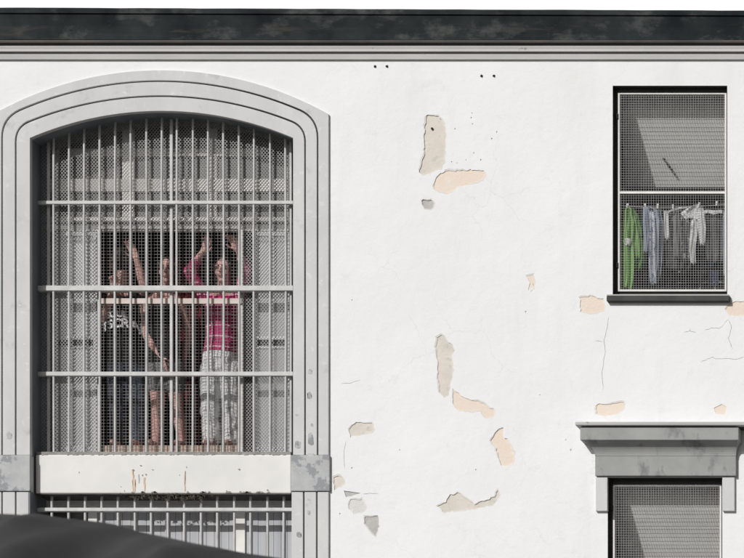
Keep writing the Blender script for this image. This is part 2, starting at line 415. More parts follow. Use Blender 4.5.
CRACK = [[(609,315),(607,328),(604,340),(605,352),(602,372),(603,392)], [(700,362),(706,360),(712,357.5),(719,359),(727,358.5),(736,359.5),(746,357)],
         [(704,331),(711,328),(719,328.5),(725,323),(729,319)], [(729,320),(732,328),(728,338),(733,350)], [(341,384),(350,383),(361,380)],
         [(362,493.6),(370,493.2),(379,494)], [(346,440),(344,455),(345,470)], [(683,333),(690,331),(697,333)], [(595,340),(603,342)], [(530,292),(534,289),(533,283)]]
rc = random.Random(21)
for x, y in [(472,113),(471.5,118),(472.5,124),(455,129),(470,127),(497,132),(492,139),(490,142),(474,153),(472,157),(466,160),(452,162),(481,160),(457,163),(526,312),(540,395),(352,300),(690,330),(571,450),(352,468),(340,514),(476,470),(400,450),(566,440)]:
    w_ = rc.uniform(.5, 1.0)
    if any(abs(x - a) < 3.2 and abs(y - b) < 3.2 for _, q, _ in PATCH for a, b in q): continue
    PATCH.append(('palecement', [(x-w_,y-w_*.5),(x-.2,y-w_*1.4),(x+w_,y-w_*.4),(x+w_*.6,y+w_),(x-w_*.5,y+w_*1.1)], .9))
PIT = [(375, 66.5), (387, 66.5), (481.5, 76), (494, 76)]
holes = [hole_arch, hole_u, hole_l]; depths = [0, 2, 0, 0]
def grown(P, lo, hi, seed):
    r = random.Random(seed); n = len(P); A = sum(P[i][0] * P[(i+1) % n][1] - P[(i+1) % n][0] * P[i][1] for i in range(n)); sg = 1 if A > 0 else -1; out = []; ph = r.uniform(0, 6)
    for i in range(n):
        a, b_ = Vector(P[i-1]), Vector(P[(i+1) % n]); t = b_ - a; nn = Vector((t.y, -t.x)).normalized() * sg
        k = lo + (hi - lo) * (.5 + .5 * math.sin(i * .37 + ph)) + r.uniform(-.12, .12); out.append((P[i][0] + nn.x * k, P[i][1] + nn.y * k))
    return out
CORE = []
for i, (kind, p, dep) in enumerate(PATCH):
    core = rough(p, .7 if len(p) > 5 else .2, 2.3, i); CORE.append(core)
    holes.append(grown(core, .15, 1.5, i) if len(p) > 5 else core); depths.append(.22 if len(p) > 5 else dep * .5 + .25)
for i, c in enumerate(CRACK):
    r = random.Random(i); w = .19
    pts = []
    for a, b in zip(c[:-1], c[1:]):
        for t in (0, .33, .66): pts.append((a[0] + (b[0]-a[0])*t + r.uniform(-.5, .5), a[1] + (b[1]-a[1])*t + r.uniform(-.5, .5)))
    pts.append(c[-1])
    vert = abs(c[-1][1] - c[0][1]) > abs(c[-1][0] - c[0][0])
    o1 = [(x + w, y) if vert else (x, y + w) for x, y in pts]; o2 = [(x - w, y) if vert else (x, y - w) for x, y in pts]
    o1[0] = pts[0]; o1[-1] = pts[-1]
    holes.append(o1 + o2[::-1][1:-1]); depths.append(.9)
for i, (x, y) in enumerate(PIT):
    holes.append(rough([(x-1.4, y-.9), (x, y-1.5), (x+1.5, y-.6), (x+1.2, y+1.1), (x-.4, y+1.4), (x-1.5, y+.6)], .3, 1, i)); depths.append(3)
wall = sheet([(-420, 30), (1500, 30), (1500, YC + 184), (-420, YC + 184)], holes, 0, 'wall', M['wall'], B, depths)
# solid masonry behind the skin closes cracks and pits
for i in range(len(PATCH), len(PATCH) + len(CRACK)):
    h = holes[3 + i]; xs = [p[0] for p in h]; ys = [p[1] for p in h]
    bk = MB(); bk.ibox(min(xs) - 1, max(xs) + 1, min(ys) - 1, max(ys) + 1, .85, 1.2); bk.build('mortar', M['cement'], B)
for x, y in PIT: bk = MB(); bk.ibox(x - 3, x + 3, y - 3, y + 3, 2.9, 3.4); bk.build('mortar', M['cement'], B)
for i, (kind, p, dep) in enumerate(PATCH):
    cx = sum(a for a, _ in p) / len(p); cy = sum(b for _, b in p) / len(p)
    core = CORE[i]; xs = [a for a, _ in core]; ys = [b for _, b in core]; g_ = 2.2 if len(p) > 5 else .8
    big = [(min(xs) - g_, min(ys) - g_), (max(xs) + g_, min(ys) - g_), (max(xs) + g_, max(ys) + g_), (min(xs) - g_, max(ys) + g_)]
    if len(p) > 5:
        big = grown(core, 1.7, 1.9, i)
        sheet(big, [core], .18, 'undercoat', M['undercoat'], B, [0, dep * .5])
    if len(p) > 5: big = grown(core, .5, .6, i)
    lab = {'peach': 'peach plaster bared where white paint has fallen away', 'beige': 'beige grey plaster bared where white render has fallen away',
           'cement': 'grey cement bared in the white wall', 'palecement': 'pale grey cement patch in the white wall'}[kind]
    sheet(big, [], dep * .5 + .15, 'bare_plaster', M[kind], B, label=lab)
for x, y in PIT:
    a = MB(); a.bar(W(x, y, -1.2), W(x, y, 3), .006, 8); a.build('wall_anchor', M['iron_dark'], B)
a = MB(); a.bar(W(432, 128.5, -.6), W(432, 128.5, 2), .010, 8); a.build('wall_anchor', M['iron_dark'], B)

# ---- cornice and gutter
def profile(rows, name, m, x0=-420, x1=1500, taper=0):
    mb = MB(); n = 97
    for j in range(n):
        x = x0 + (x1 - x0) * j / (n - 1)
        for (y, d) in rows:
            yy = y + taper * (x - 372) / 744 * max(0, (45 - y) / 37) + (random.uniform(-.15, .15) if taper and y < 10 else 0)
            mb.v.append(tuple(W(x, yy, d)))
    r = len(rows)
    for j in range(n - 1):
        for k in range(r - 1): mb.f.append((j*r + k, j*r + k + 1, (j+1)*r + k + 1, (j+1)*r + k))
    return mb.build(name, m, B)
profile([(9, 60), (9.6, -9), (10.4, -10), (14, -10), (14.6, -8.6), (17.2, -8.2)], 'gutter_lip', M['gutter'], taper=3)
profile([(13, -3), (16, -6.5), (16.6, -8.4), (20, -7.6), (27, -6.4), (34, -5.8), (39.8, -6.0), (40.2, -3)], 'gutter', M['gutter'], taper=3)
profile([(40, -4), (40.3, -7.0), (41.5, -7.5), (42.8, -7.0), (43.3, -5.4), (43.4, 0)], 'gutter_bead', M['bead'], taper=0)
profile([(43, -1), (45.2, -1.4), (45.4, -4.0), (47, -4.3), (49, -3.8), (51.3, -4.2), (51.8, -3.8), (52, -.6), (53.8, -.6), (54.2, -2.6), (58, -2.3), (59.2, -2.3), (59.9, -1.0), (60.4, .5)], 'cornice', M['cornice'])

# ---- arched window surround : three fasciae with grooves, imposts, lower jambs
o0 = arch(-7, 328.5, 70, 114, .01, 455); o1 = arch(1.2, 318.2, 80.4, 117.5, 20, 455)
i1 = arch(2.6, 316.8, 81.8, 119, 19, 455); i2 = arch(14.9, 305.7, 95.4, 126.4, 15, 455)
j2 = arch(16.3, 304.3, 96.8, 127.8, 14, 455); j3 = arch(30, 293, 111, 138, .01, 455)
SUR = []
for a, b_, d in ((o0, o1, -2.6), (i1, i2, -2.3), (j2, j3, -2.0)):
    mb = MB(); strip(a, b_, d, 3, mb); o = mb.build('arch_fascia', M['stone'], B); bevel(o, .004, 2); SUR.append(o)
mb = MB(); strip(arch(-5, 326, 73, 116, .01, 800), arch(29.6, 293.4, 110.6, 137.6, .01, 800), -.4, 3, mb); mb.build('groove_shade_bed', M['darkframe'], B)  # dark groove floors: the shadow gaps are put into the colour
for x0, x1 in ((-9, 30), (291, 329.6)):
    mb = MB(); mb.ibox(x0, x1, 455, 491, -3.2, 5); bevel(mb.build('impost_block', M['stone_old'], B, label='blotchy grey stone block of the window surround'), .006, 2)
for x0, x1, d in ((-7, 1.2, -2.6), (2.6, 14.9, -2.3), (16.3, 28.5, -2.0), (291.5, 303, -2.0), (304.4, 316, -2.3), (317.4, 328.5, -2.6)):
    mb = MB(); mb.ibox(x0, x1, 492, 800, d, 5); bevel(mb.build('jamb_fascia', M['stone'], B), .004, 2)
# patched chips on the jambs
for i, (x, y, w, h) in enumerate([(9, 436, 5, 7), (309.5, 396, 4, 7), (310, 372, 4, 5), (309, 513, 2.5, 5), (309, 500, 3, 1.5), (299, 535, 4, 6), (322, 440, 5, 8), (311, 440, 5, 12), (298, 445, 5, 8), (297, 415, 3, 2), (311, 455, 6, 3), (312, 425, 2.5, 3)]):
    slab(rough([(x-w/2, y-h/2), (x, y-h*.6), (x+w/2, y-h/3), (x+w/2, y+h/3), (x, y+h/2), (x-w/2, y+h/3)], .5, 1.5, i), (-2.0 if 290 < x < 304 else -2.3) - .12, -1.5, 'mortar_chip', M['stone_old'], B, label='grey mortar chip patched into pale jamb')
# reveal (dark painted lining) of the arched opening
mb = MB(); strip(arch(30, 293, 111, 138, .01, 800), arch(27, 296, 106, 134, .01, 800), -1.6, 47, mb)
mb.build('window_reveal', M['slate'], B)
# sill beam between the two storeys of the arched bay
mb = MB(); mb.ibox(35.3, 291.2, 454.6, 493.5, 8, 44); sill = bevel(mb.build('window_sill', M['sill'], B), .012, 3)
mb = MB(); mb.ibox(36, 290.8, 451.8, 456.5, 10, 30)
for k in range(60):
    x = random.uniform(42, 288); mb.ell(W(x, 454.5 + random.uniform(-.4, .6), 8.3), (random.uniform(.006, .018), .004, random.uniform(.004, .011)), None, 7, 5)
mb.build('sill_crust', M['crust'], sill)
for i, (x, y0, y1, w) in enumerate([(134, 479, 492, 1.7), (132.5, 470, 475, .9), (144.5, 477, 492, .9), (185, 471, 491, .55), (133.5, 475, 479, .8), (139, 474, 483, .5)]):
    slab(rough([(x-w, y0), (x+w, y0), (x+w*.7, y1), (x-w*.6, y1)], .35, 2, i + 3), 7.75, 8.2, 'rust_stain', M['rust'] if i != 5 else M['cement'], sill)
for i in range(13):
    x = random.gauss(150, 34) if i < 9 else random.uniform(50, 285); y = random.uniform(464, 476) if i < 9 else random.uniform(486, 492); w = random.uniform(.5, 1.5)
    slab(rough([(x-w, y-.5), (x, y-.9), (x+w, y), (x, y+.8)], .3, 1, i), 7.75, 8.2, 'chip', M['crust'], sill)
for i in range(20):
    x = random.choice([random.gauss(205, 16), random.gauss(250, 14), random.gauss(140, 30)]); x = min(max(x, 45), 286); w = random.uniform(1, 3.4)
    slab(rough([(x-w, 492.8), (x-w*.4, 491.2), (x+w*.5, 491.6), (x+w, 493)], .4, 1, i), 7.8, 8.2, 'chip', M['crust'], sill)

mb = MB(); mb.ibox(36.2, 290.6, 493.45, 494.5, 8.7, 44); mb.build('underside_shade', M['sill_shade'], sill)  # dark strip added under the sill, its colour standing in for shade
# ---- iron grille of the upper arched window
grille = MB()
grille.ibox(37, 293, 200.6, 204.0, 15.2, 19)
g1 = bevel(grille.build('window_grille', M['iron_flat'], B), .003, 1)
for y0, y1, d0, d1 in ((285.4, 290.6, 15.0, 22), (371.6, 375.8, 15.1, 19.5)):
    mb = MB(); mb.ibox(37, 293, y0, y1, d0, d1); bevel(mb.build('flat_bar', M['iron_flat'], g1), .003, 1)
for k in range(16):
    px = 53.6 + 15.453 * k + random.uniform(-.3, .3)
    mb = MB(); ytop = 111 + (px - 161.5) ** 2 / (2 * 334) - 6
    bend = random.uniform(-.5, .5); pts = [W(px + bend * math.sin(math.pi * t / 6) + random.uniform(-.12, .12), ytop + (455 - ytop) * t / 6, 17) for t in range(7)]
    mb.tube(pts, .0104, 10); mb.build('vertical_bar', M['iron'], g1, True)
mb = MB(); mb.ibox(169.6, 172.6, 105, 452, 20, 22.2); bevel(mb.build('mullion', M['iron'], g1), .003, 1)
mb = MB(); mb.ibox(289.3, 291.5, 130, 453, 20, 22); mb.ibox(47, 49.5, 130, 453, 20, 22); mb.build('side_strap', M['iron'], g1)

# ---- wire screens
def diamond(x0, x1, y0, y1, d, name, parent, top=None, w=3.2, h=3.7):
    mb = MB(); nx = int((x1 - x0) / w); ny = int((y1 - y0) / h)
    for r in range(ny + 1):
        for c in range(nx):
            y = y0 + r * h; xa = x0 + c * w
            if top and y < top(xa) - 3: continue
            p = W(xa, y, d); q = W(xa + w / 2, y + h / 2, d); s_ = W(xa + w, y, d); u = W(xa + w / 2, y - h / 2, d)
            tw = .0042
            mb.seg(p, q, tw, .003); mb.seg(q, s_, tw, .003); mb.seg(p, u, tw, .003); mb.seg(u, s_, tw, .003)
    return mb.build(name, M['mesh'], parent)
def grid(x0, x1, y0, y1, d, pitch, th, name, m, parent):
    mb = MB(); p, q = W(x0, y1, d), W(x1, y0, d); n = int(round((x1 - x0) / pitch)); k = int(round((y1 - y0) / pitch)); t = th
    def wav(): return random.uniform(-.0012, .0012)
    for i in range(n + 1):
        x = p.x + (q.x - p.x) * i / n + wav(); mb.box(x - t/2, x + t/2, p.y, p.y + t, p.z, q.z)
    for j in range(k + 1):
        z = p.z + (q.z - p.z) * j / k + wav(); mb.box(p.x, q.x, p.y - t, p.y - .0005, z - t/2, z + t/2)
    return mb.build(name, m, parent)
scr = MB()
for a in ((97.5, 100.5, 228.5, 453, 24, 27), (239.8, 242.6, 228.5, 453, 24, 27), (97.5, 242.6, 226, 229, 24, 27)): scr.ibox(*a)
scr = scr.build('screen_frame', M['frame'], B)
diamond(38, 291, 112, 228, 23, 'diamond_screen', scr, lambda x: 111 + (x - 161.5) ** 2 / 668)
diamond(38, 98, 228, 453, 23, 'diamond_screen', scr); diamond(242, 291, 228, 453, 23, 'diamond_screen', scr)
grid(100.5, 240, 229, 452, 24, 3.2, .0028, 'square_screen', M['thinwire'], scr)

# ---- windows behind the screens
tr = MB()
for a in ((40, 292, 178.5, 191.5, 38, 43), (40, 292, 217, 221.5, 37, 42), (70, 262, 148.5, 156, 38, 43), (40, 292, 224, 231, 40, 45),
          (122, 134, 128, 217, 38.6, 43), (207, 217, 128, 217, 38.6, 43), (52, 58, 128, 217, 38.6, 43), (284, 291, 128, 217, 38.6, 43)): tr.ibox(*a)
tr = bevel(tr.build('transom_window', M['transom'], B), .006, 2)
for x0, x1 in ((58, 122), (134, 207), (217, 284)):
    for y0, y1 in ((110, 148.5), (156, 178.5), (191.5, 217)):
        mb = MB(); mb.ibox(x0 - 2, x1 + 2, y0 - 1, y1 + 1, 41, 41.6); mb.build('pane', M['murk'], tr)
for x0, x1 in ((53, 97), (252, 291)):
    fr = MB(); b0, b1 = 36, 41
    for a in ((x0, x0 + 4, 231.5, 452), (x1 - 4, x1, 231.5, 452), (x0 + 4, x1 - 4, 231.5, 236), (x0 + 4, x1 - 4, 446, 452), (x0 + 4, x1 - 4, 336.5, 339.5), (x0 + 4, x1 - 4, 346, 348.5)):
        fr.ibox(*a, b0, b1)
    fr = bevel(fr.build('casement', M['casement'], B), .004, 2)
    for y0, y1 in ((236, 336.5), (348.5, 446)):
        mb = MB(); mb.ibox(x0 + 3.8, x1 - 3.8, y0 - .3, y1 + .3, 37.2, 38.2); mb.build('pane', M['pane'], fr)
    mb = MB(); mb.ibox(x0 + 3.8, x1 - 3.8, 339, 346.5, 39.5, 40.2); mb.build('muntin', M['darkframe'], fr)
mb = MB(); mb.ibox(101, 241.5, 298.2, 303.8, 22.3, 23.6); bevel(mb.build('handrail', M['rail'], B), .004, 2)
mb = MB()
for k in range(9): mb.ibox(102 + 15.45 * k, 117.2 + 15.45 * k, 445.5, 460, 28.5, 110)
bevel(mb.build('ledge', M['ledge'], B), .004, 2)

# ---- dim room
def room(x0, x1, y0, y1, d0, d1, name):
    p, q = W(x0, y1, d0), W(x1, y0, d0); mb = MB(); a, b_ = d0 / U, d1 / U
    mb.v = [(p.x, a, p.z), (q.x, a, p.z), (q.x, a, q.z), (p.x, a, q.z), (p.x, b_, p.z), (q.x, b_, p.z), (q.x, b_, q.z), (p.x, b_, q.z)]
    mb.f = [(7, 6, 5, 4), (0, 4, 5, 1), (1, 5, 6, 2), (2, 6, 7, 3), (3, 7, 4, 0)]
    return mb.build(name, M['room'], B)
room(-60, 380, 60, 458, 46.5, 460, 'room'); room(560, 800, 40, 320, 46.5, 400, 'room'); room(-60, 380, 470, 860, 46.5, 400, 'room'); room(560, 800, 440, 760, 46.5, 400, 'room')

# ---- lower arched bay window
g2 = MB(); g2.ibox(36, 293, 507.6, 511.2, 14, 19); g2 = bevel(g2.build('window_grille', M['iron_flat'], B), .003, 1)
for k in range(15):
    px = 52.2 + 16.55 * k + random.uniform(-.3, .3)
    mb = MB(); q = W(px + random.uniform(-.5, .5), 760, 17); mb.tube([W(px, 490, 17), q], .0115, 10); mb.build('vertical_bar', M['iron'], g2, True)
mb = MB(); mb.ibox(36, 293, 640, 644, 14, 19); mb.build('flat_bar', M['iron_flat'], g2)
lw = MB()
for a in ((37, 292, 497.5, 506.5, 34, 39), (88, 97, 506.5, 780, 34.5, 39), (235.5, 245, 506.5, 780, 34.5, 39), (165, 168, 511, 780, 34.5, 39), (37, 44, 506.5, 780, 34.5, 39)): lw.ibox(*a)
lw = bevel(lw.build('casement', M['transom'], B), .004, 2)
for x0, x1 in ((97, 165), (168, 235.5), (245, 292)):
    mb = MB(); x = x0 - .3
    while x < x1:
        w = min(random.uniform(6, 9), x1 + .3 - x); mb.ibox(x, x + w - .4, 506, 780, 36.3 + random.uniform(0, .6), 39); x += w
    mb.build('board', M['board'], lw)
mb = MB(); mb.ibox(43.8, 88.2, 506, 780, 38.5, 39.5); mb.build('pane', M['murk'], lw)

# ---- right hand windows (upper and lower)
def square_window(x0, x1, y0, y1, mid, stick):
    mb = MB()   # dark lining
    mb.ibox(x0 - 3, x0, y0 - 3, y1 + 3, -.3, 47); mb.ibox(x1, x1 + 3, y0 - 3, y1 + 3, -.3, 47); mb.ibox(x0, x1, y0 - 3, y0, -.3, 47); mb.ibox(x0, x1, y1, y1 + 3, .5, 47)
    mb = MB()
    P = [(x0, y0), (x1, y0), (x1, y1), (x0, y1)]; Q = [(x0 - 1, y0 - 1), (x1 + 1, y0 - 1), (x1 + 1, y1 + 1), (x0 - 1, y1 + 1)]
    strip(P + P[:1], Q + Q[:1], .4, 47, mb); mb.build('window_reveal', M['darkframe'], B)
    d = 8; fx0, fx1, fy0 = x0 + 4.8, x1 - .4, y0 + 6.6; fy1 = y1 - 3.5
    mb = MB(); mb.ibox(x0 - .5, fx0, y0 - .5, y1 + 1, 6.6, 12); mb.ibox(fx0, x1 + 1, y0 - .5, fy0, 6.6, 12); mb.ibox(fx0, x1 + 1, fy1, y1 + 1, 9, 12); bevel(mb.build('window_frame', M['darkframe'], B), .004, 2)
    fr = MB()
    for a in ((fx0, fx0 + 2, fy0, fy1), (fx1 - 2, fx1, fy0, fy1), (fx0 + 2, fx1 - 2, fy0, fy0 + 1.8), (fx0 + 2, fx1 - 2, fy1 - 2.2, fy1), (fx0 + 2, fx1 - 2, mid - 1.2, mid + 1.2)): fr.ibox(*a, d - 1.2, d + 1.2)
    fr = bevel(fr.build('screen_frame', M['transom'], B), .003, 1)
    grid(fx0 + 1, fx1 - 1, fy0 + 1, fy1 - 1, d, 2.5, .0021, 'square_screen', M['wire'], fr)
    # hopper panel, tipped inwards at the bottom
    mb = MB(); a0, a1 = W(x0 - 2, fy0 + 1, 20), W(x1 + 4, fy0 + 1, 20); b0, b1 = W(x0 - 2, mid - 3, 56), W(x1 + 4, mid - 3, 56); t = Vector((0, .03, .012))
    mb.hexa([a0, a1, b1, b0, a0 + t, a1 + t, b1 + t, b0 + t]); pn = mb.build('hopper_panel', M['panel'], B)
    mb = MB()
    for s in (0, 1):
        e0, e1 = a0.lerp(a1, 0), a0.lerp(a1, 1)
    lo0, lo1 = W(x0 - 2, mid - 5.5, 54.6), W(x1 + 4, mid - 5.5, 54.6); n = Vector((0, -.012, -.005))
    mb.hexa([lo0 + n, lo1 + n, b1 + n, b0 + n, lo0 + n*.05, lo1 + n*.05, b1 + n*.05, b0 + n*.05]); mb.build('panel_rail', M['darkframe'], pn)
    if stick:
        p, q = W(663.5, 158.5, 40), W(671.5, 169.5, 43); mb = MB(); mb.cap(p, q, .010); mb.build('latch_handle', M['darkframe'], pn, True)
    for yy in (y0 + 30, y1 - 30):
        mb = MB(); mb.bar(W(x0 + 4.2, yy - 2.5, 6.2), W(x0 + 4.2, yy + 2.5, 6.2), .009, 8); mb.build('hinge', M['iron_dark'], fr)
square_window(613, 727, 86, 295, 192.5, True)
square_window(608, 722, 478, 720, 584, False)
mb = MB(); mb.ibox(606.5, 729, 295.6, 301, -5, 6); bevel(mb.build('window_sill', M['darkframe'], B, label='thin dark sill below the washing window'), .004, 2)
mb = MB(); mb.ibox(606.8, 728.7, 294.3, 295.55, -4.6, 8.5); mb.build('sill_top', M['cornice'], B)
# hood over the lower right window
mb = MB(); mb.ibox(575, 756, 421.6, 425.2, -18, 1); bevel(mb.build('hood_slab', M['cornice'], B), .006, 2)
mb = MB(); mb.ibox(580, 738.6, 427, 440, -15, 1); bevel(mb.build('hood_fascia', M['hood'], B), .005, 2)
mb = MB(); mb.ibox(581, 746, 425.2, 427.2, -12, 1); mb.build('hood_shade_line', M['darkframe'], B)  # shade line below the slab, put into a dark colour
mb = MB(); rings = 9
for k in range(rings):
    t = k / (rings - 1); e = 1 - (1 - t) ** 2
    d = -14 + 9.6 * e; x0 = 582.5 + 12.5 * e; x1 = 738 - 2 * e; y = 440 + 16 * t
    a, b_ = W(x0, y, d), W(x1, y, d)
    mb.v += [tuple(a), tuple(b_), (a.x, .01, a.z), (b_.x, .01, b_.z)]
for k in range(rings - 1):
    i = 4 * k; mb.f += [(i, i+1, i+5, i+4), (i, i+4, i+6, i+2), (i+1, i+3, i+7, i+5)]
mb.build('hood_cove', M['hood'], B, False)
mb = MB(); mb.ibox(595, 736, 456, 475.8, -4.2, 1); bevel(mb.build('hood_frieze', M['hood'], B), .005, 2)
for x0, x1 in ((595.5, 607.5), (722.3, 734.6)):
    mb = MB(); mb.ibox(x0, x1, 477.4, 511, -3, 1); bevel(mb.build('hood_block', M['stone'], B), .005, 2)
# building crown: roof behind the gutter
mb = MB(); p, q = W(-420, 12, 0), W(1500, 12, 0); mb.box(p.x, q.x, .05, 12, p.z - .35, p.z - .15); mb.build('roof', M['gutter'], B)

# ------------------------------------------------------------------ weeds under the sill
mb = MB(); r = random.Random(3)
for k in range(320):
    c = r.choice([132, 150, 168, 178, 190, 200]); x = r.gauss(c, 7); x = min(max(x, 112), 212)
    y = 493.2 + abs(r.gauss(0, 3.0)) * (1 if 150 < x < 205 else .6); y = min(y, 503); d = r.uniform(8.5, 14)
    p = W(x, y, d); L = r.uniform(.012, .035); a = r.uniform(0, 6.28); t = Vector((math.cos(a), r.uniform(-.4, .4), math.sin(a))) * L; n = Vector((-t.z, 0, t.x)) * .3
    i = len(mb.v); mb.v += [tuple(p - n), tuple(p + n), tuple(p + t)]; mb.f.append((i, i+1, i+2))
    if k % 3 == 0: mb.seg(W(x, 492.5, d), p, .004, .003)
tag(mb.build('weeds', M['weed']), label='dark ragged dry weeds and debris hanging under the rust-stained sill', category='weeds')

# ------------------------------------------------------------------ washing in the upper right window
def cloth(name, rows, d, m, label=None, cat=None, parent=None, folds=3, amp=.03, seed=0, group=None):
    r = random.Random(seed); nu = 22; mb = MB(); dense = []
    for (a, b_) in zip(rows[:-1], rows[1:]):
        for t in range(5): dense.append([a[k] + (b_[k] - a[k]) * t / 5 for k in range(3)])
    dense.append(list(rows[-1])); ph = r.uniform(0, 6)
    for j, (y, xa, xb) in enumerate(dense):
        f = min(1, j / 6 + .25)
        for i in range(nu + 1):
            u = i / nu; x = xa + (xb - xa) * u
            dep = amp * f * (math.sin(u * folds * 6.28 + ph + .35 * math.sin(j * .35)) + .45 * math.sin(u * folds * 15 + ph * 2 + j * .11))
            p = W(x, y + .8 * math.sin(u * 9 + ph) * (1 if j > len(dense) - 3 else .2), d); mb.v.append((p.x, p.y + dep, p.z))
    for j in range(len(dense) - 1):
        for i in range(nu):
            a = j * (nu + 1) + i; mb.f.append((a, a + 1, a + nu + 2, a + nu + 1))
    o = mb.build(name, m, parent, True, label=label, category=cat, group=group)
    s = o.modifiers.new('thick', 'SOLIDIFY'); s.thickness = .004; s.offset = 0
    return o
LD = 14.5
def line(name, x0, y0, x1, y1, sag, d, label):
    mb = MB(); pts = [W(x0 + (x1 - x0) * t / 12, y0 + (y1 - y0) * t / 12 + sag * 4 * (t / 12) * (1 - t / 12), d) for t in range(13)]
    mb.tube(pts, .003, 6); tag(mb.build(name, M['cord']), label=label, category='clothesline')
line('clothesline', 613, 205.5, 729, 204, 2.5, LD, 'thin pale clothesline stretched across the window, holding the green shirt')
line('clothesline', 616, 238, 731, 237, 1.5, 34, 'thin clothesline farther back in the window, holding the dark navy cloth')
G = 'washing hung in the upper right window'
gs = cloth('green_shirt', [(206.5, 626, 629.5), (211, 623, 632.5), (222, 621.5, 634), (240, 620.6, 633), (262, 621, 634.5), (280, 621.5, 633.5), (288.5, 621, 632.5)], LD, M['green'], 'long bright green shirt hanging at left of the washing line', 'shirt', folds=1.6, amp=.02, seed=1, group=G)
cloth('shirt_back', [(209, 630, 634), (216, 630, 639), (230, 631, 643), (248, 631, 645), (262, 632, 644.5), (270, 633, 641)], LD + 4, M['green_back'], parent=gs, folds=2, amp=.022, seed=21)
cloth('sleeve', [(212, 630, 634), (224, 632, 637.5), (240, 634, 640), (258, 636, 640)], LD + 1.6, M['green'], parent=gs, folds=1, amp=.012, seed=2)
cloth('tied_cuff', [(238.5, 624, 630), (241.5, 623.5, 631), (245, 625, 630)], LD - 2.4, M['whitecloth'], parent=gs, folds=1, amp=.008, seed=22)
bs = cloth('shirt', [(206.5, 645, 650), (210, 646, 660), (222, 647.5, 663), (240, 648, 662.5), (262, 648.5, 662), (276, 649, 660), (283, 650, 657)], LD + 1, M['blue'], 'pale blue-grey shirt hanging right beside the long green one', 'shirt', folds=2.2, amp=.026, seed=3, group=G)
cloth('sleeve', [(207, 643, 647.5), (222, 642.6, 648), (236, 643.5, 649), (252, 643, 647.5)], LD - 1.6, M['blue'], parent=bs, folds=1, amp=.01, seed=4)
cloth('front', [(212, 650, 655), (240, 650, 656), (270, 650.5, 656), (284, 651, 656)], LD - 2, M['print_cloth'], parent=bs, folds=1.2, amp=.012, seed=24)
cloth('sock', [(211, 664, 668), (225, 664.5, 669), (239, 665, 669.5)], LD, M['whitecloth'], 'narrow white sock hanging between blue-grey shirt and black top', 'sock', folds=1, amp=.006, seed=5, group=G)
cloth('top', [(210, 660, 694), (225, 664, 694), (250, 666, 693), (270, 668, 690)], LD + 6, M['dark_knit'], 'black top hanging in the middle of the washing line', 'top', folds=3, amp=.02, seed=6, group=G)
wt = cloth('white_top', [(204.5, 695, 700), (208, 687, 703), (213, 680, 705), (219, 686, 703)], LD, M['whitecloth'], 'crumpled white top with dangling sleeves pegged right of centre', 'top', folds=2, amp=.012, seed=7, group=G)
cloth('sleeve', [(212, 697, 704), (228, 698, 706), (245, 700, 705)], LD - 1.4, M['whitecloth'], parent=wt, folds=1, amp=.008, seed=8)
cloth('sleeve', [(217, 691, 699), (236, 690, 697), (250, 689, 695), (264, 690.5, 696)], LD + 1.4, M['whitecloth'], parent=wt, folds=1, amp=.008, seed=9)
cloth('strap', [(212.6, 664, 668), (210, 672, 676), (207.5, 680, 688)][::-1], LD - .6, M['whitecloth'], parent=wt, folds=1, amp=.003, seed=19)
cloth('scarf', [(208, 673, 679), (222, 672, 680), (240, 673, 681), (258, 674, 680)], LD + 2.5, M['grey_cloth'], 'limp grey scarf hanging in front of the black top', 'scarf', folds=1.5, amp=.012, seed=31, group=G)
cloth('vest', [(216, 681, 689), (224, 680.5, 691), (240, 681, 692), (262, 682, 691)], LD + 3.5, M['print_dark'], 'dark speckled vest hanging behind the crumpled white top', 'vest', folds=1.6, amp=.014, seed=33, group=G)
cloth('towel', [(212, 723.5, 728), (230, 723, 729), (262, 723, 729), (276, 723.5, 728.5)], LD + 3, M['blue'], 'narrow blue-grey towel hanging at the far right edge', 'towel', folds=1, amp=.01, seed=34, group=G)
dk = cloth('trousers', [(210, 705, 724), (225, 705, 724), (250, 706, 723), (262, 707, 722)], LD + 4, M['grey_dark'], 'dark trousers with pale waistband hanging at right end of the line', 'trousers', folds=2, amp=.018, seed=10, group=G)
cloth('waistband', [(210, 704.5, 722), (214, 704.5, 722)], LD + .5, M['whitecloth'], parent=dk, folds=2, amp=.006, seed=11)
cloth('dark_cloth', [(239, 668, 722), (255, 668, 721), (268, 670, 719)], 35, M['navy'], 'wide navy cloth on the rear line behind black top', 'cloth', folds=5, amp=.02, seed=12, group=G)
def peg(x, y, d, label, tilt):
    mb = MB()
    for s in (-1, 1):
        p = W(x + s * .45 + tilt, y - 2.4, d); q = W(x + s * .25, y + 2.2, d); mb.bar(p, q, .0065, 6, .005)
    mb.bar(W(x - .8, y, d), W(x + .8, y, d), .005, 6)
    mb.build('clothes_peg', M['peg'], None, False, label=label, category='peg', group='white pegs on the washing lines')
for x, y, d, lab, t in ((627, 206, LD - 1, 'white peg gripping the green shirt', .8), (645.5, 205.8, LD - 1, 'white peg gripping left shoulder of blue-grey shirt', -.5),
        (657.5, 206.4, LD - 1, 'white peg gripping right shoulder of blue-grey shirt', .4), (673, 207, LD - 1, 'white peg above the black top', 0), (698.5, 205, LD - 1, 'white peg gripping the white top', .9),
        (716.5, 203.5, LD - 1, 'white peg gripping the dark trousers', .2), (674.5, 239, 33, 'white peg on left end of the rear navy cloth', -.7), (713.5, 238, 33, 'white peg on right end of the rear navy cloth', .6)):
    peg(x, y, d, lab, t)
rk = thing('drying_rack', 'pale wire drying rack low in the washing window', 'rack', W(700, 291, 40))
mb = MB()
for y in (263, 272, 283): mb.bar(W(678, y, 38), W(726, y - 1, 38), .004, 6)
mb.build('rail', M['wire'], rk)
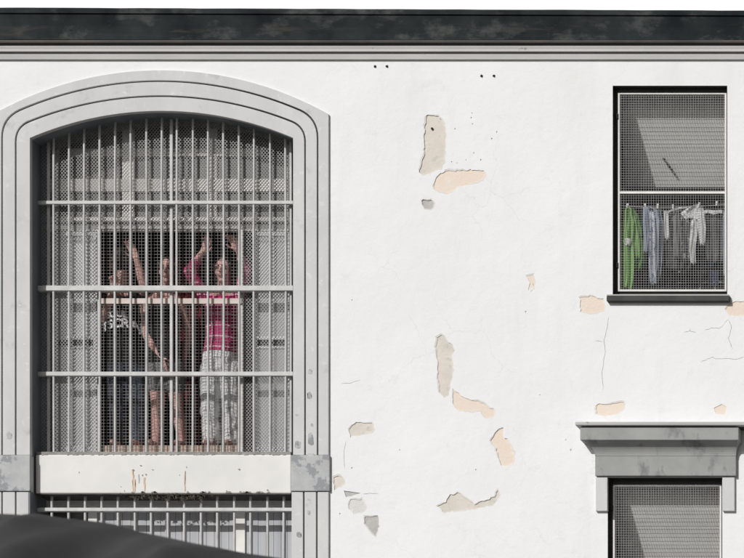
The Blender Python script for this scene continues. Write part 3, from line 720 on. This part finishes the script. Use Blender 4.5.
for x in (686, 700, 715):
    mb = MB(); mb.bar(W(x, 260, 39), W(x, 297, 39), .005, 6); mb.build('post', M['wire'], rk)
cloth('blue_cloth', [(270, 707, 719), (278, 707, 719), (286, 708, 718)], 37, M['vivid'], 'small dark blue cloth folded over the drying rack', 'cloth', folds=2, amp=.01, seed=14)
# dark red cloth hanging deep in the room between the people
cloth('curtain', [(256, 176, 203), (300, 175, 203), (350, 176, 202), (400, 177, 203), (446, 178, 201)], 104, M['darkred'], 'dark red cloth hanging in shade between the two women at right', 'curtain', folds=4, amp=.02, seed=15)

# ------------------------------------------------------------------ people
def vox(o, size=.006, it=5, disp=0, tex=None):
    r = o.modifiers.new('remesh', 'REMESH'); r.mode = 'VOXEL'; r.voxel_size = size; r.use_smooth_shade = True
    s = o.modifiers.new('smooth', 'SMOOTH'); s.factor = .5; s.iterations = it
    if disp:
        d = o.modifiers.new('folds', 'DISPLACE'); d.texture = tex; d.strength = disp; d.mid_level = .5; d.texture_coords = 'LOCAL'
    return o
FT = bpy.data.textures.new('fold_noise', 'CLOUDS'); FT.noise_scale = .07; FT.noise_depth = 1
HT = bpy.data.textures.new('hair_noise', 'CLOUDS'); HT.noise_scale = .03

def hand(mb, wrist, d, n, s=1.0, curl=.9, thumb=1):
    """wrist, direction to the knuckles, palm normal; thumb=+1/-1 picks the side."""
    d = Vector(d).normalized(); n = (Vector(n) - d * Vector(n).dot(d)).normalized(); sd = d.cross(n) * thumb
    for k, (off, L, fl) in enumerate(((.030, .085, .94), (.010, .090, 1.05), (-.010, .086, .98), (-.028, .078, .78))):
        base = wrist + sd * off * .55 * s; kn = wrist + d * L * s + sd * off * s
        mb.cap(base, kn, .0135 * s, .0115 * s, 8)
        p = kn; a = 0
        for seg, (len_, rr) in enumerate(((.042, .0095), (.027, .0085), (.021, .0075))):
            a += curl * (.55, .75, .5)[seg] * (1 + .12 * (k - 1.5)); dirv = (d * math.cos(a) + n * math.sin(a) + sd * off * 1.5).normalized()
            q = p + dirv * len_ * fl * s; mb.cap(p, q, rr * s, rr * .92 * s, 8); p = q
    t0 = wrist + d * .022 * s + sd * .026 * s; t1 = t0 + (d * .55 + sd * .75 + n * .35).normalized() * .042 * s; t2 = t1 + (d * .85 + sd * .25 + n * .5).normalized() * .034 * s
    mb.cap(t0, t1, .014 * s, .0105 * s, 8); mb.cap(t1, t2, .0105 * s, .0085 * s, 8)

def rot(yaw, pitch=0, roll=0):
    return Matrix.Rotation(yaw, 3, 'Z') @ Matrix.Rotation(roll, 3, 'Y') @ Matrix.Rotation(pitch, 3, 'X')

def person(label, J, yaw=0, pitch=0, roll=0, sc_=1.0, long_hair=True, arms=(), bare_legs=True, shoes=None):
    root = thing('person', label, 'person', (J['ankL'] + J['ankR']) / 2)
    R = rot(yaw, pitch, roll); H = J['head']; b = MB()
    # head, face (looking along -Y before the turn)
    b.ell(H + R @ Vector((0, .012, .025)), (.074, .092, .092), R); b.ell(H + R @ Vector((0, -.018, -.045)), (.056, .066, .072), R)
    b.ell(H + R @ Vector((0, -.055, -.098)), (.028, .026, .022), R)
    b.cap(H + R @ Vector((0, -.082, .012)), H + R @ Vector((0, -.102, -.026)), .009, .014, 8)
    for s in (-1, 1):
        b.ell(H + R @ Vector((s * .074, .012, -.012)), (.012, .022, .032), R, 8, 6)
        b.ell(H + R @ Vector((s * .030, -.072, .026)), (.026, .016, .009), R, 8, 6)
        b.ell(H + R @ Vector((s * .036, -.058, -.030)), (.026, .024, .026), R, 8, 6)
    b.cap(H + R @ Vector((0, .02, -.06)), J['neck'], .052, .058)
    S0, S1, hp = J['shL'], J['shR'], J['hip']; mid = (S0 + S1) / 2; sw = (S1 - S0).length / 2
    ch = mid.lerp(hp, .28); wa = mid.lerp(hp, .62)
    tors = [(mid + Vector((0, 0, .02)), sw * .72, .062), (mid - Vector((0, 0, .03)), sw * .98, .088), (ch, sw * .97, .108), (wa, sw * .80, .092), (hp, sw * 1.0, .112), (hp - Vector((0, 0, .07)), sw * .95, .108)]
    b.loft(tors)
    b.cap(J['neck'], S0, .052, .048); b.cap(J['neck'], S1, .052, .048)
    for s in (-1, 1): b.ell(ch + Vector((s * sw * .45, -.075, .015)), (.058, .05, .055))
    for s, e, w, hd, hn, cu, th in arms:
        S, E, Wr = J[s], J[e], J[w]
        b.cap(S, E, .047, .037); b.cap(E, E.lerp(Wr, .35), .038, .038); b.cap(E.lerp(Wr, .35), Wr, .038, .025)
        hand(b, Wr, hd, hn, .95, cu, th)
    for h, k, a in (('hipL', 'knL', 'ankL'), ('hipR', 'knR', 'ankR')):
        b.cap(J[h], J[k], .080, .055); kk, aa = J[k], J[a]; m = kk.lerp(aa, .3) + Vector((0, .012, 0))
        b.cap(kk, m, .054, .054); b.cap(m, aa, .054, .034)
        f0 = aa + Vector((0, .03, -.03)); f1 = aa + Vector((.0, -.115, -.045)); b.cap(aa, f0, .036, .036); b.cap(f0, f1, .034, .024)
        b.cap(f1, f1 + Vector((0, -.045, -.005)), .028, .018)
    body = vox(b.build('body', M['skin'], root), .0055, 4)
    for s in (-1, 1):
        e = MB(); e.ell(H + R @ Vector((s * .030, -.076, .008)), (.013, .009, .008), R, 10, 8); e.build('eye', M['eye'], root, True)
        e = MB(); e.cap(H + R @ Vector((s * .015, -.088, .027)), H + R @ Vector((s * .046, -.074, .030)), .0045, .0035, 6); e.build('eyebrow', M['hair'], root, True)
    e = MB(); e.ell(H + R @ Vector((0, -.083, -.062)), (.024, .010, .008), R, 12, 8); e.build('lips', M['lip'], root, True)
    h = MB(); h.ell(H + R @ Vector((0, .026, .040)), (.086, .095, .092), R); h.ell(H + R @ Vector((0, .05, -.03)), (.078, .06, .09), R)
    for s in (-1, 1):
        h.cap(H + R @ Vector((s * .066, -.02, .05)), H + R @ Vector((s * .078, .02, -.07)), .026, .02, 8)
        if long_hair: h.cap(H + R @ Vector((s * .072, .03, -.06)), H + Vector((s * .07, .05, -.20)), .032, .018, 8)
    if long_hair: h.cap(H + R @ Vector((0, .07, -.03)), H + Vector((0, .08, -.22)), .065, .04)
    vox(h.build('hair', M['hair'], root), .007, 3, .018, HT)
    return root, J, tors, sw

def top(root, J, tors, sw, m, name, sleeves, grow=.014, length=0, neck=True):
    mb = MB(); rows = [(c, rx + grow, ry + grow + .004) for c, rx, ry in tors[:5]]
    rows[0] = (rows[0][0], rows[0][1] * .85, rows[0][2])
    if length: rows[-1] = (rows[-1][0] + Vector((0, 0, length)), rows[-1][1], rows[-1][2])
    mb.loft(rows)
    ch = tors[2][0]
    for s in (-1, 1): mb.ell(ch + Vector((s * sw * .45, -.078, .015)), (.068, .056, .066))
    for s, e, w, f in sleeves:
        S, E, Wr = J[s], J[e], J[w]; nk = J['neck']
        mb.cap(nk.lerp(S, .55) - Vector((0, 0, .012)), S, .052, .060)
        if f <= 1: mb.cap(S, S.lerp(E, f), .062, .056 + .01 * (1 - f))
        else: mb.cap(S, E, .062, .052); mb.cap(E, E.lerp(Wr, f - 1), .053, .040)
    return vox(mb.build(name, m, root), .007, 4, .016, FT)

def legs(root, J, tors, sw, m, name, f=1.9, r=(.098, .078, .070), waist=.02):
    mb = MB(); hp = J['hip']
    mb.loft([(hp + Vector((0, 0, waist)), sw * 1.0 + .008, .118), (hp, sw * 1.06 + .008, .124), (hp - Vector((0, 0, .09)), sw * 1.08, .118), (hp - Vector((0, 0, .13)), sw * .9, .10)])
    for h, k, a in (('hipL', 'knL', 'ankL'), ('hipR', 'knR', 'ankR')):
        if f <= 1: mb.cap(J[h], J[h].lerp(J[k], f), r[0], r[1])
        else: mb.cap(J[h], J[k], r[0], r[1]); mb.cap(J[k], J[k].lerp(J[a], f - 1), r[1], r[2])
    return vox(mb.build(name, m, root), .007, 4, .022, FT)

# woman in pink plaid shirt, arms raised and crossed over her head
J = dict(head=W(224, 271, 49), neck=W(223, 292, 53), shL=W(207, 300, 53), shR=W(240, 300, 53), elL=W(189.5, 272, 45), wrL=W(203.5, 251, 34), elR=W(247, 270, 45), wrR=W(238, 250, 34),
         hip=W(221, 362, 52), hipL=W(212, 370, 52), hipR=W(231, 370, 52), knL=W(210.5, 404, 49), knR=W(232, 404, 50), ankL=W(211.5, 441, 51), ankR=W(232.5, 441, 52))
p = person('woman in pink plaid shirt and pale trousers gripping the screen above her head', J, 0, .05, 0,
           arms=(('shL', 'elL', 'wrL', (.5, -.25, .8), (.15, -1, .1), .9, 1), ('shR', 'elR', 'wrR', (-.35, -.25, .85), (-.1, -1, .1), .9, -1)))
top(*p, M['plaid'], 'shirt', (('shL', 'elL', 'wrL', 1.55), ('shR', 'elR', 'wrR', 1.55)), length=.07)
legs(*p, M['white_trouser'], 'trousers', 1.95, (.104, .085, .078), .09)

# woman in black vest and grey shorts, one bare arm hanging
J = dict(head=W(168, 271, 50), neck=W(163, 293, 54), shL=W(145, 304, 52), shR=W(180, 304, 57), elL=W(147, 336, 48), wrL=W(161, 358, 44), elR=W(190, 334, 68), wrR=W(184, 358, 72),
         hip=W(165, 366, 56), hipL=W(157, 374, 56), hipR=W(174, 374, 58), knL=W(158, 408, 52), knR=W(177, 408, 62), ankL=W(156, 441, 54), ankR=W(182, 441, 66))
p = person('woman in black vest and grey shorts with one bare arm hanging down', J, .12, .08, .05, long_hair=False,
           arms=(('shL', 'elL', 'wrL', (.35, -.1, -.9), (.6, .7, 0), .5, 1), ('shR', 'elR', 'wrR', (-.2, 0, -1), (-.7, .6, 0), .5, -1)))
top(*p, M['black_cloth'], 'vest', (), length=.0)
legs(*p, M['grey_cloth'], 'shorts', .35, (.098, .092, .09), .05)

# woman in black lettered T-shirt and jeans, arm raised, head back in the shade
J = dict(head=W(119, 262, 60), neck=W(121, 289, 56), shL=W(104, 301, 52), shR=W(139, 301, 52), elL=W(103, 320, 42), wrL=W(113.5, 290, 30), elR=W(143.5, 286, 42), wrR=W(136.5, 258, 33),
         hip=W(126, 366, 56), hipL=W(118, 374, 56), hipR=W(136, 374, 56), knL=W(118, 408, 52), knR=W(139, 408, 54), ankL=W(119, 441, 54), ankR=W(139, 441, 56))
p = person('woman in black lettered T-shirt and jeans with one arm raised', J, -1.9, .35, -.05,
           arms=(('shL', 'elL', 'wrL', (.25, -.35, .8), (.1, -1, -.2), .9, 1), ('shR', 'elR', 'wrR', (-.35, -.25, .9), (0, -1, .1), .55, -1)))
top(*p, M['black_cloth'], 'tshirt', (('shL', 'elL', 'wrL', .6), ('shR', 'elR', 'wrR', .25)), length=.0)
legs(*p, M['jeans'], 'jeans', 1.92, (.1, .078, .068), .05)
# lettering printed on the T-shirt, following the chest
root, _, tors, sw = p
for txt, px, py, size in (('TSCRAJ', 122, 328.5, .105), ('SOUL', 119, 318.5, .075)):
    cu = bpy.data.curves.new('lettering', 'FONT'); cu.body = txt; cu.size = size; cu.align_x = 'CENTER'; cu.extrude = .003; cu.offset = .003; cu.space_character = .95
    tmp = bpy.data.objects.new('tmp', cu); COL.objects.link(tmp)
    bpy.context.view_layer.update()
    me = bpy.data.meshes.new_from_object(tmp.evaluated_get(bpy.context.evaluated_depsgraph_get()))
    bpy.data.objects.remove(tmp); bpy.data.curves.remove(cu)
    c = W(px, py, 40); cc = tors[2][0]
    bm = bmesh.new(); bm.from_mesh(me)
    bmesh.ops.subdivide_edges(bm, edges=[e for e in bm.edges if e.calc_length() > .02], cuts=2)
    for v in bm.verts:
        x, z, t = v.co.x, v.co.y, v.co.z
        X = c.x + x; Z = c.z + z - 1.1 * x * x + .08 * x
        rx, ry = sw + .03, .15; u = max(-.93, min(.93, (X - cc.x) / rx))
        yc = cc.y + (cc.z - Z) * .06
        v.co = Vector((X, yc - ry * math.sqrt(1 - u * u) - .022 - t, Z))
    bm.to_mesh(me); bm.free()
    link('lettering', me, M['print'], root)

# ------------------------------------------------------------------ foreground canopy
T = 7.0
def F(px, py, t=T): return Vector((CAM.x + (px - XC) / U * t / 25, CAM.y + t, CAM.z + (YC - py) / U * t / 25))
prof = [(-420, 540), (-300, 516), (-180, 510), (-90, 510.5), (-20, 512.5), (0, 514), (40, 517), (90, 520), (112, 522.5), (122, 525.5), (135, 530.5), (180, 541), (230, 549.5), (283, 558.5), (340, 571), (420, 596), (470, 622)]
def py_at(x):
    for a, b_ in zip(prof[:-1], prof[1:]):
        if a[0] <= x <= b_[0]: return a[1] + (b_[1] - a[1]) * (x - a[0]) / (b_[0] - a[0])
cn = thing('canopy', 'dark charcoal canvas canopy rising at lower left in front of the building', 'canopy', (F(25, 514).x, CAM.y + T - .6, 0))
mb = MB(); NX, NY = 90, 26
for i in range(NX + 1):
    px = -420 + 890 * i / NX; e = sum(py_at(max(-420, min(470, px + o))) for o in (-14, -7, 0, 7, 14)) / 5; r0 = F(px, e)
    for j in range(NY + 1):
        v = (j / NY - .62) * 2.6           # metres from the ridge, towards the facade positive
        av = abs(v); drop = .50 * av + .10 * av * av - .03 * (1 - math.exp(-av * 12))
        fold = .028 * math.sin(px * .045 + v * 5.5) + .008 * math.sin(px * .12 - v * 8)
        mb.v.append((r0.x, r0.y + v, r0.z - drop + fold * min(1, av * 5)))
for i in range(NX):
    for j in range(NY):
        a = i * (NY + 1) + j; mb.f.append((a, a + 1, a + NY + 2, a + NY + 1))
ob = mb.build('canvas', M['canvas'], cn, True); s = ob.modifiers.new('thick', 'SOLIDIFY'); s.thickness = .006
x0, x1 = F(-400, 0).x, F(450, 0).x
for x in (x0, x1):
    for y in (CAM.y + T - 1.55, CAM.y + T + .93):
        mb = MB(); mb.bar((x, y, 0), (x, y, 2.62 if y > CAM.y + T else 2.25), .025, 10); mb.build('post', M['post'], cn)

# ------------------------------------------------------------------ light, sky, camera
w = bpy.data.worlds.new('World'); sc.world = w; w.use_nodes = True; nt = w.node_tree
bg = nt.nodes['Background']; sky = nt.nodes.new('ShaderNodeTexSky'); sky.sky_type = 'NISHITA'; sky.sun_disc = False
el = math.asin(-SUN.z); sky.sun_elevation = el; sky.sun_rotation = math.atan2(-SUN.x, -SUN.y)
sky.air_density = 1.0; sky.dust_density = 6.0; sky.ozone_density = 1.0
hs = nt.nodes.new('ShaderNodeHueSaturation'); hs.inputs['Saturation'].default_value = .25
nt.links.new(sky.outputs[0], hs.inputs['Color']); tc = nt.nodes.new('ShaderNodeTexCoord'); sp = nt.nodes.new('ShaderNodeSeparateXYZ'); nt.links.new(tc.outputs['Generated'], sp.inputs[0])
cn_ = nt.nodes.new('ShaderNodeTexNoise'); cn_.inputs['Scale'].default_value = 2.2; cn_.inputs['Detail'].default_value = 6; nt.links.new(tc.outputs['Generated'], cn_.inputs['Vector'])
ad = nt.nodes.new('ShaderNodeMath'); ad.operation = 'MULTIPLY_ADD'; ad.inputs[1].default_value = .5; nt.links.new(cn_.outputs[0], ad.inputs[0]); nt.links.new(sp.outputs[1], ad.inputs[2])
cf = _ramp(nt, ad.outputs[0], [(.45, (0, 0, 0)), (.85, (1, 1, 1))]).outputs[0]       # invented cloud bank, added to whiten the sky behind the building
zf = _ramp(nt, sp.outputs[2], [(.46, (1, 1, 1)), (.62, (0, 0, 0))]).outputs[0]
mm = nt.nodes.new('ShaderNodeMath'); mm.operation = 'MULTIPLY'; nt.links.new(cf, mm.inputs[0]); nt.links.new(zf, mm.inputs[1]); cf = mm.outputs[0]
nt.links.new(_mix(nt, cf, hs.outputs[0], (27, 27, 27)), bg.inputs[0]); bg.inputs[1].default_value = .06
L = bpy.data.lights.new('sun', 'SUN'); L.energy = 4.6; L.angle = math.radians(.5); L.color = (1, .985, .965)
so = bpy.data.objects.new('sun', L); COL.objects.link(so); so.rotation_euler = SUN.to_track_quat('-Z', 'Y').to_euler(); so.location = (-20, -40, 30)
cam = bpy.data.cameras.new('camera'); co = bpy.data.objects.new('camera', cam); COL.objects.link(co)
co.location = CAM; co.rotation_euler = (math.radians(90), 0, 0)
cam.sensor_width = 36; cam.lens = 36 * D / 744; cam.shift_x = (372 - XC) / 744; cam.shift_y = (YC - 279) / 744
cam.clip_end = 3000; cam.clip_start = .1
cam.dof.use_dof = True; cam.dof.focus_distance = 25.1; cam.dof.aperture_fstop = 16
sc.camera = co
vs = sc.view_settings; vs.view_transform = 'Standard'; vs.look = 'None'; vs.gamma = 1; vs.use_curve_mapping = False; vs.exposure = -.60
